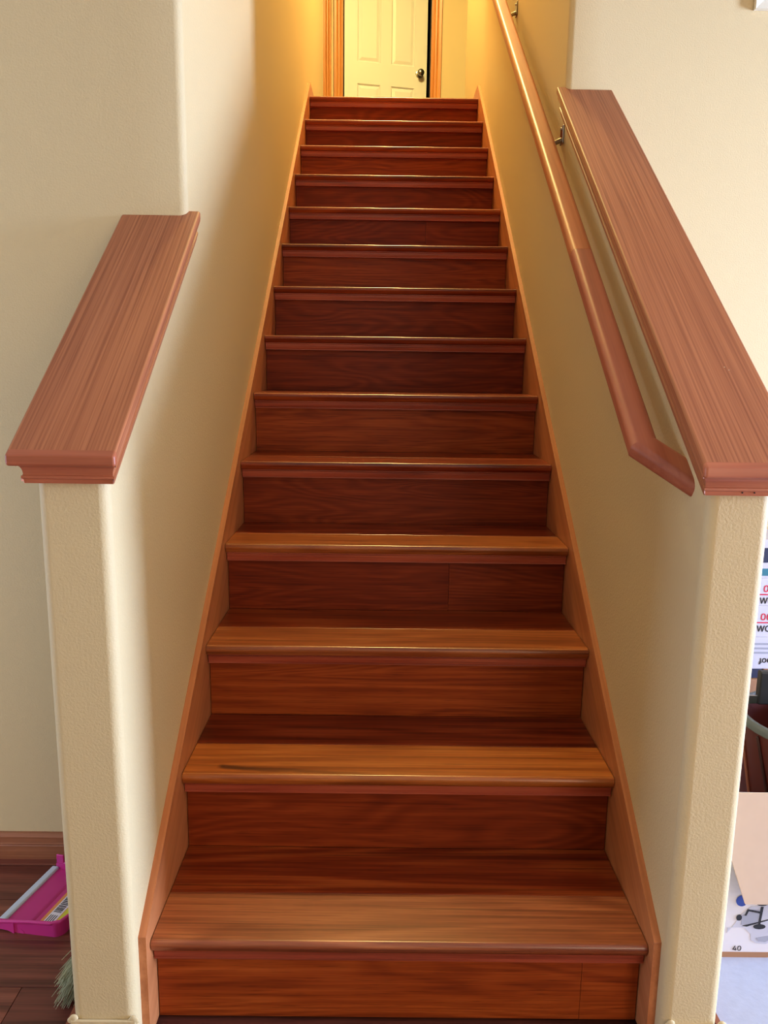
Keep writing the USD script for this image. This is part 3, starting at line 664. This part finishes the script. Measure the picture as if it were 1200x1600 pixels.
cn = thing('spray_can', 'pale grey can with a red band beside the green bottle in the bin', 'can', (1.035, 0.50, FS + 0.012))
obj('can_body', revolve([(0, 0), (0.034, 0), (0.035, 0.40), (0.028, 0.42), (0.012, 0.425), (0, 0.425)], (0, 0, 0), (0, 0, 1), 28), GREYP, cn, smooth=50)
obj('band', revolve([(0.0345, 0.33), (0.0365, 0.33), (0.0365, 0.36), (0.0345, 0.36)], (0, 0, 0), (0, 0, 1), 28), RED, cn, smooth=40)
cl = thing('bar_clamp', 'steel bar clamp lying across the rim of the red-brown bin', 'clamp', (1.0, 0.58, FS + BZ + 0.032))
obj('bar', rbox(-0.15, 0.2, -0.012, -0.004, -0.031, -0.008, 0.002, 8), STEEL, cl)
obj('jaw', mm(rbox(-0.10, -0.07, -0.018, 0.002, -0.031, 0.05, 0.004, 10), rbox(-0.10, -0.03, -0.018, 0.002, 0.035, 0.055, 0.004, 10)), BLK, cl)
obj('jaw', mm(rbox(0.05, 0.08, -0.018, 0.002, -0.031, 0.05, 0.004, 10), rbox(0.02, 0.08, -0.018, 0.002, 0.035, 0.055, 0.004, 10)), BLK, cl)
sc = obj('screw_spindle', cyl((0.085, -0.008, 0.02), (0.18, -0.008, 0.02), 0.005), STEEL, cl)
obj('pressure_pad', revolve([(0, 0), (0.014, 0), (0.012, 0.008), (0, 0.008)], (0.085, -0.008, 0.02), (1, 0, 0), 18), STEEL, sc)
# dark wood offcuts behind the bin
for k, (x, y, dx, m, lab) in enumerate([(0.80, 0.74, 0.05, 0, 'dark red wood offcut leaning behind the bin, nearest the half wall'), (0.90, 0.78, 0.06, 1, 'pale brown wood offcut leaning behind the bin'), (1.08, 0.82, -0.01, 0, 'dark red wood offcut leaning behind the bin, farther from the half wall')]):
    a = np.array([x, y, FS]); b = np.array([x + dx, y + 0.05, 0.40 - 0.05*k]); w = 0.042; th = 0.009
    pts = [p + np.array([sx*w, sy*th, 0]) for p in (a, b) for sx in (-1, 1) for sy in (-1, 1)]
    obj('wood_offcut', hull_pts(pts), OFFC[m], None, smooth=False, label=lab, cat='wood offcut')

# stack by the back wall
SY0, SY1 = 1.0, 1.155
cb = thing('carton', 'brown cardboard carton at the bottom of the stack by the back wall', 'box')
obj('carton_body', rbox(1.03, 1.56, SY0 - 0.01, SY1, 0.004, 0.305, 0.003, 6), CARDB, cb, smooth=False)
obj('tape', mbox(1.29, 1.34, SY0 - 0.0108, SY0 - 0.01, 0.004, 0.305), CARD, cb, smooth=False)
nv = thing('navy_box', 'flat navy box under the white boxes of the stack', 'box')
obj('box_body', rbox(1.05, 1.127, SY0 + 0.002, SY1, 0.305, 0.336, 0.002, 6), NAVY, nv, smooth=False)
obj('box_body', rbox(1.132, 1.52, SY0 + 0.002, SY1, 0.305, 0.336, 0.002, 6), CARDB, nv, smooth=False)
def wbox(z0, z1, label):
    t = thing('flooring_box', label, 'box')
    obj('box_body', rbox(1.04, 1.54, SY0, SY1, z0, z1, 0.002, 6), LILAC, t, smooth=False)
    return t
b3 = wbox(0.336, 0.437, 'lowest pale lilac box of the stack, its print upside down')
text_on('Hydroproof', 0.018, 1.113, SY0 - 0.0001, 0.352, INK, b3, 'lettering', flip=True)
b2 = wbox(0.437, 0.536, 'middle pale lilac box of the stack with black lettering under a red number')
b1 = wbox(0.536, 0.622, 'upper pale lilac box of the stack below the teal one')
for b, zt in ((b2, 0.492), (b1, 0.580)):
    text_on('00', 0.020, 1.1035, SY0 - 0.0001, zt, RED, b, 'number')
    text_on('WOOD', 0.018, 1.096, SY0 - 0.0001, zt - 0.036, INK, b, 'lettering')
    obj('red_rule', mbox(1.075, 1.3, SY0 - 0.0009, SY0, zt - 0.010, zt - 0.0065), RED, b, smooth=False)
rows_ = [mbox(1.09, 1.30, SY0 - 0.0006, SY0, 0.385 + 0.014*k, 0.391 + 0.014*k) for k in range(3)]
obj('small_print', mm(*rows_), GREYB, b3, smooth=False)
tb = thing('teal_box', 'white box with a teal stripe on top of the stack', 'box')
obj('box_body', rbox(1.04, 1.54, SY0, SY1, 0.622, 0.74, 0.002, 6), LILAC, tb, smooth=False)
obj('stripe', mbox(1.05, 1.53, SY0 - 0.0008, SY0, 0.630, 0.652), TEAL, tb, smooth=False)
obj('stripe', mbox(1.05, 1.53, SY0 - 0.0008, SY0, 0.670, 0.715), NAVY, tb, smooth=False)
